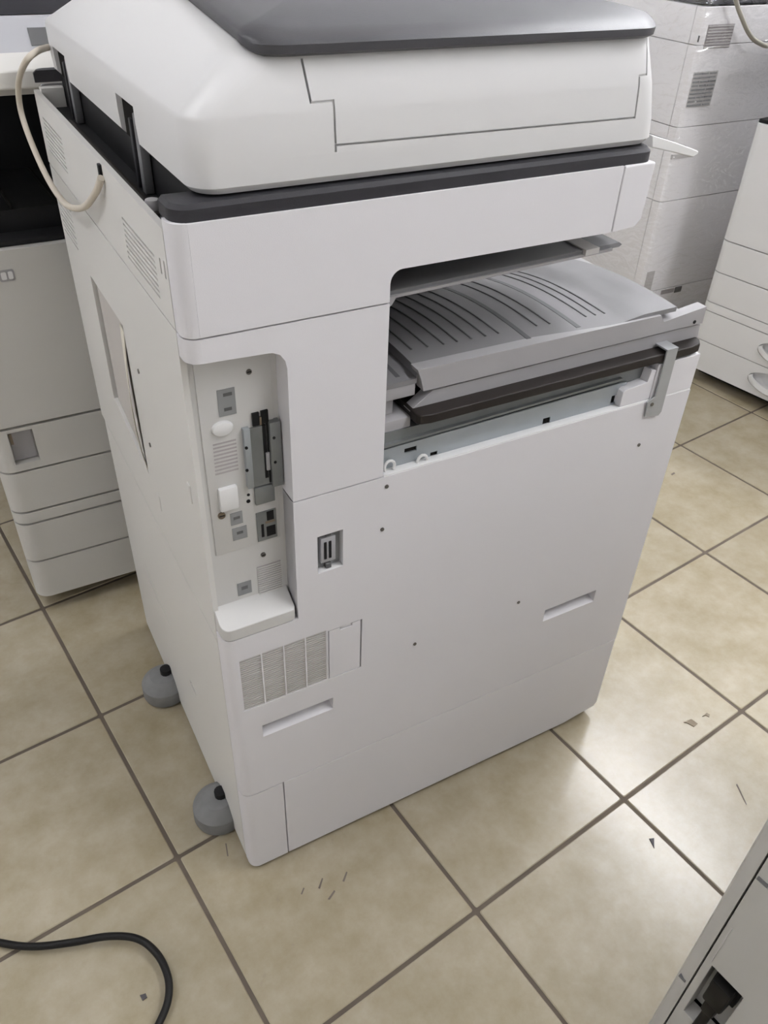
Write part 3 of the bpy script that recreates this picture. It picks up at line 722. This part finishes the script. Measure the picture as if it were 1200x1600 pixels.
    MB().prism(plan_front(0.02, back=0.595, off=0.006), 'z', 1.000, 1.010).build('scanner_frame', 'charcoal_plastic', e)
    pn = MB().prism([(-0.075, 0.975), (-0.074, 0.998), (-0.03, 1.012), (0.0, 1.010), (0.0, 0.975)], 'x', 0.05, 0.46).build('operation_panel', pm, e, bev=0.003)
    bz = MB().prism([(-0.030, 1.0095), (-0.004, 1.052), (0.004, 1.050), (-0.018, 1.0095)], 'x', 0.06, 0.45).build('panel_bezel', 'panel_grey', pn)
    for k in range(5):
        x = 0.20 + 0.05 * k
        MB().prism([(-0.0255, 1.019), (-0.0135, 1.0385), (-0.0125, 1.0380), (-0.0245, 1.0185)], 'x', x, x + 0.034).build('button_row', 'print_dark', bz)
    MB().prism([(-0.004, 1.053), (0.030, 1.108), (0.038, 1.104), (0.006, 1.053)], 'x', 0.06, 0.45).build('display', 'screen_dark', pn)
    f = MB()
    f.loft([ring(0.02, 0.567, 0.02, 0.59, 0.03, 1.012), ring(0.018, 0.569, 0.018, 0.592, 0.03, 1.05), ring(0.05, 0.54, 0.05, 0.56, 0.04, 1.105)])
    f.build('feeder_body', pm, e, ang=25)
    g_ = MB(); g_.loft([ring(0.10, 0.53, 0.055, 0.55, 0.04, 1.104), ring(0.10, 0.53, 0.055, 0.55, 0.04, 1.114)]); g_.build('feeder_lid', 'charcoal_plastic', e)
    return e
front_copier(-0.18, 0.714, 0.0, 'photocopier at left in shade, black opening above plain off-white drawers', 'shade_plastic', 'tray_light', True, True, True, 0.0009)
ar = math.atan2(-0.985, 0.173)
front_copier(1.808, 0.918, ar, 'white photocopier at the right edge, rounded grips on its lowest drawers', 'front_white', 'vent_plastic', False, False, True, 0.0)

# ------------------------------------------------------------------ photocopier wrapped in film
WX, WY = 1.75, 1.12
WP = empty('wrapped_photocopier', L2W(WX, WY), TH)
tag(WP, 'white photocopier wrapped in clear wrinkled plastic film behind the exit tray', 'photocopier')
def WF(u, v, d=0.0):
    x, z = F(u, v, WY + d); return (x - WX, z)
def WR(u, v, d=0.0):
    y, z = RR(u, v, WX + d); return (y - WY, z)
MB().box(0.02, 0.57, 0.03, 0.56, 0.045, 0.97).build('inner_frame', 'core_dark', WP)
zb = [0.045, 0.20, 0.485, 0.69, 0.893, 0.982]
for k in range(5):
    a, b_ = zb[k] + G, zb[k + 1] - G
    mb = MB(); mb.prism([(0, 0.03), (0, 0.014), (0.004, 0.004), (0.014, 0), (0.60, 0), (0.60, 0.03)], 'z', a, b_); mb.build('side_panel', 'wrap_white', WP, bev=0.0015)
    mb = MB(); mb.box(0, 0.02, 0.0315, 0.595, a, b_); mb.build('rear_panel', 'wrap_white', WP, bev=0.0015)
MB().box(0.59, 0.61, 0.03, 0.59, 0.05, 0.97, bev=0.004).build('front_panel', 'wrap_white', WP)
MB().box(0.02, 0.59, 0.575, 0.595, 0.05, 0.985, bev=0.004).build('far_panel', 'wrap_white', WP)
pl = rrect(0.002, 0.60, 0.002, 0.59, 0.02, 5)
m = MB(); m.loft([[(x, y, 0.986) for x, y in pl], [(x, y, 1.003) for x, y in pl]]); m.build('scanner_frame', 'charcoal_plastic', WP)
f = MB(); f.loft([ring(0.02, 0.58, 0.02, 0.58, 0.03, 1.004), ring(0.02, 0.58, 0.02, 0.58, 0.03, 1.05), ring(0.06, 0.54, 0.04, 0.55, 0.04, 1.10)]); f.build('feeder_body', 'wrap_white', WP, ang=25)
for (x, y) in ((0.07, 0.07), (0.52, 0.07), (0.07, 0.52), (0.52, 0.52)):
    MB().cyl((x, y - 0.012, 0.023), 'y', 0.023, 0.024, 18).build('caster', 'black_plastic', WP)
def grid_vent(u0, v0, u1, v1, name, material, bars):
    a = WF(u0, (v0 + v1) / 2); b_ = WF(u1, (v0 + v1) / 2); t = WF((u0 + u1) / 2, v0); e_ = WF((u0 + u1) / 2, v1)
    x0, x1, z0, z1 = a[0], b_[0], e_[1], t[1]
    o = MB().box(x0, x1, -0.0012, 0.004, z0, z1).build(name, material, WP)
    mb = MB()
    for k in range(bars):
        z = z0 + (z1 - z0) * (k + 0.5) / bars
        ns = 1 if name == 'vent' else 3
        for q in range(ns):
            xa = x0 + 0.002 + (x1 - x0 - 0.004) * q / ns; xb = x0 + 0.002 + (x1 - x0 - 0.004) * (q + 1) / ns - (0.0 if ns == 1 else 0.006 * ((k * 7 + q * 3) % 4 + 1) / 4)
            mb.box(xa, xb, -0.0032, -0.0008, z - (z1 - z0) / bars * 0.2, z + (z1 - z0) / bars * 0.2)
    return o, mb
o, mb = grid_vent(1103, 38, 1143, 75, 'vent', 'print_grey', 8); tag(mb.build('vent_bars', 'vent_plastic', o), kind='stuff')
o, mb = grid_vent(1078, 112, 1115, 166, 'notice_label', 'vent_plastic', 9); tag(mb.build('label_print', 'port_label', o), kind='stuff')
for (u0, v0, u1, v1, mt) in ((1033, 452, 1052, 458, 'print_grey'), (1054, 448, 1064, 456, 'print_dark'), (1008, 425, 1019, 456, 'vent_plastic'), (1088, 56, 1092, 66, 'print_dark'), (1050, 240, 1082, 247, 'vent_plastic')):  # last patch is shadow under the operation panel, painted as a grey plate
    a = WF(u0, (v0 + v1) / 2); b_ = WF(u1, (v0 + v1) / 2); t = WF((u0 + u1) / 2, v0); e_ = WF((u0 + u1) / 2, v1)
    MB().box(max(0.001, a[0]), b_[0], -0.0014, 0.003, e_[1], t[1]).build('marking_and_shade', mt, WP)
# hanging grey cable over its corner
pts = []
for (u, vv) in ((1147, -40), (1150, 0), (1160, 30), (1172, 55), (1186, 67), (1205, 70), (1240, 40), (1260, -20)):
    x, z = WF(u, vv, -0.035); pts.append((x, -0.035, z))
MB().tube(smooth_path(pts, 6), 0.006, 8).build('hanging_cable', 'cable_grey', WP, ang=60)
# film shell with wrinkles
m = MB(); bm = m.bm; rg = []
nz_, ol = 34, rrect(-0.012, 0.615, -0.012, 0.605, 0.03, 4)
dense = []
for i in range(len(ol)):
    a, b_ = Vector(ol[i]).to_3d(), Vector(ol[(i + 1) % len(ol)]).to_3d()
    n = max(1, int((b_ - a).length / 0.03))
    for k in range(n): dense.append(a.lerp(b_, k / n))
cxy = Vector((0.3, 0.3, 0))
for k in range(nz_ + 1):
    z = 0.03 + 1.0 * k / nz_; r_ = []
    for p in dense:
        out = (p - cxy).normalized()
        q = Vector((p.x * 5, p.y * 5, z * 9 + p.x * 3))
        dsp = 0.010 * noise.noise(q) + 0.008 * noise.noise(Vector((q.x * 1.5 + q.z, q.y * 1.5, q.z * 2.6 - q.x)))
        r_.append(p + out * max(-0.006, dsp) + Vector((0, 0, z)))
    rg.append(r_)
m.loft(rg, False, False)
m.build('plastic_film', 'film', WP, ang=60)

# ------------------------------------------------------------------ foreground photocopier (lower right corner)
FA = math.radians(-82.4)
FG = empty('photocopier', L2W(0.343, -0.464), TH + FA)     # x runs along the visible rear face, y goes into the body
tag(FG, 'corner of a grey-white photocopier in the right foreground with a power inlet', 'photocopier')
MB().box(0.02, 0.58, 0.03, 0.60, 0.03, 0.95).build('inner_frame', 'core_dark', FG)
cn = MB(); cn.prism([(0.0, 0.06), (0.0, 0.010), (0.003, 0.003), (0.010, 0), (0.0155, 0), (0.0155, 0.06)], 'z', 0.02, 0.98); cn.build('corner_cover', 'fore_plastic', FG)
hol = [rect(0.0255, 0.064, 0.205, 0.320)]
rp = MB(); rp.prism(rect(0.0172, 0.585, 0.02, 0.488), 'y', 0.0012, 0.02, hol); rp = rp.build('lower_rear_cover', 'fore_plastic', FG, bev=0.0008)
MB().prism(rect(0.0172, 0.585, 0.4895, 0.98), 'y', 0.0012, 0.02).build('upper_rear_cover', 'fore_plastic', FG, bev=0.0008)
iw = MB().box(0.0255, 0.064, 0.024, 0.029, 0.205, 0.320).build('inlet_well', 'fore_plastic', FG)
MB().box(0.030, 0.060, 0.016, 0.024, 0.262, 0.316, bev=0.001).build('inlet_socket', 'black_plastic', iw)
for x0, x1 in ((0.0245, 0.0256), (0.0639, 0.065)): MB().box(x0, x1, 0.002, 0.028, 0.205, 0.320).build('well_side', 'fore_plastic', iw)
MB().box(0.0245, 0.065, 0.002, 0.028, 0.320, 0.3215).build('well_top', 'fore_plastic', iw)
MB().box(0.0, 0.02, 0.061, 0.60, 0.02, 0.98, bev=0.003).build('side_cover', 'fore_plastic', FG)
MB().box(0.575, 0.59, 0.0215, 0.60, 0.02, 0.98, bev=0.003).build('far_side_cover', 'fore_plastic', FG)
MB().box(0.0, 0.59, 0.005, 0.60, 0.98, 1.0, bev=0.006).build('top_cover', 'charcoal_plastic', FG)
MB().box(0.019, 0.030, -0.0006, 0.003, 0.4905, 0.4945).build('cover_tab', 'tray_dark', FG)
MB().box(0.004, 0.0125, -0.0008, 0.002, 0.255, 0.259).build('cover_tab', 'tray_dark', FG)
MB().box(0.0225, 0.0235, 0.0, 0.003, 0.325, 0.40).build('cover_notch', 'vent_plastic', FG)
for (x, y) in ((0.08, 0.09), (0.50, 0.09), (0.08, 0.54), (0.50, 0.54)):
    MB().cyl((x, y - 0.012, 0.02), 'y', 0.02, 0.024, 18).build('caster', 'black_plastic', FG)
pg = empty('power_plug', L2W(0.343, -0.464), TH + FA)
tag(pg, 'black power plug and cord pushed into the inlet of the foreground photocopier', 'plug')
MB().box(0.0335, 0.0565, -0.006, 0.0155, 0.268, 0.312, bev=0.003).build('plug_body', 'cable_black', pg)
MB().box(0.0375, 0.0525, -0.004, 0.0125, 0.244, 0.268, bev=0.003).build('plug_neck', 'cable_black', pg)
MB().tube(smooth_path([(0.045, 0.004, 0.25), (0.045, 0.003, 0.22), (0.044, -0.008, 0.15), (0.043, -0.02, 0.08), (0.046, -0.03, 0.02), (0.07, -0.05, 0.0065), (0.15, -0.06, 0.0065)], 6), 0.0055, 10).build('cord', 'cable_black', pg, ang=60)

# ------------------------------------------------------------------ cable on the floor at lower left
pts = []
for (u, vv, z) in ((-140, 1440, 0.006), (-60, 1458, 0.007), (0, 1473, 0.010), (50, 1479, 0.013), (110, 1473, 0.016), (170, 1463, 0.019), (215, 1467, 0.019), (245, 1490, 0.016), (262, 1525, 0.013), (263, 1560, 0.010), (250, 1596, 0.008), (225, 1640, 0.006), (180, 1700, 0.006)):
    x, y = ZZ(u, vv, z); pts.append(L2W(x, y, z))
o = MB().tube(smooth_path(pts, 8), 0.0052, 12).build('power_cable', 'cable_black', ang=60)
tag(o, 'black cable curling across the beige floor tiles at lower left', 'cable')

# ------------------------------------------------------------------ scuffs and scraps on the tiles
def flat_piece(px, name, material, t, parent=None, label=None):
    P = [L2W(*ZZ(u, vv, 0.0)) for u, vv in px]
    c = sum(P, Vector()) / len(P)
    mb = MB(); mb.prism([(p.x - c.x, p.y - c.y) for p in P], 'z', 0.0003, 0.0003 + t)
    o = mb.build(name, material); o.location = (c.x, c.y, 0)
    if parent: o.parent = parent
    if label: tag(o, label, 'scrap')
    return o
flat_piece([(1014, 1311), (1022, 1310), (1022, 1326)], 'debris_scrap', 'debris_dark', 0.001, None, 'tiny dark triangular scrap on the glossy tile right of the large photocopier')
flat_piece([(219, 1556), (228, 1553), (230, 1559), (223, 1564)], 'debris_scrap', 'debris_dark', 0.002, None, 'small brown crumb on the tile inside the bend of the black cable')
flat_piece([(1068, 1129), (1080, 1124), (1090, 1131), (1084, 1136), (1076, 1131)], 'debris_scrap', 'debris_tan', 0.0008, None, 'flat tan flake on the tile near the grout crossing at right')
flat_piece([(1097, 1120), (1104, 1114), (1109, 1117), (1108, 1121), (1103, 1118)], 'debris_scrap', 'debris_tan', 0.0008, None, 'small curved tan flake beside the larger flake at right')
for px in ([(497, 1388), (503, 1372), (505, 1373), (500, 1389)], [(512, 1405), (522, 1391), (524, 1393), (515, 1406)], [(535, 1377), (541, 1362), (543, 1363), (538, 1378)], [(470, 1397), (474, 1387), (476, 1388), (472, 1398)],
           [(355, 1338), (352, 1318), (354, 1318), (357, 1338)], [(1150, 1226), (1166, 1258), (1167, 1257), (1152, 1225)], [(1048, 741), (1053, 738), (1055, 740), (1050, 743)]):
    flat_piece(px, 'scuff_mark', 'scuff', 0.0002, fl)
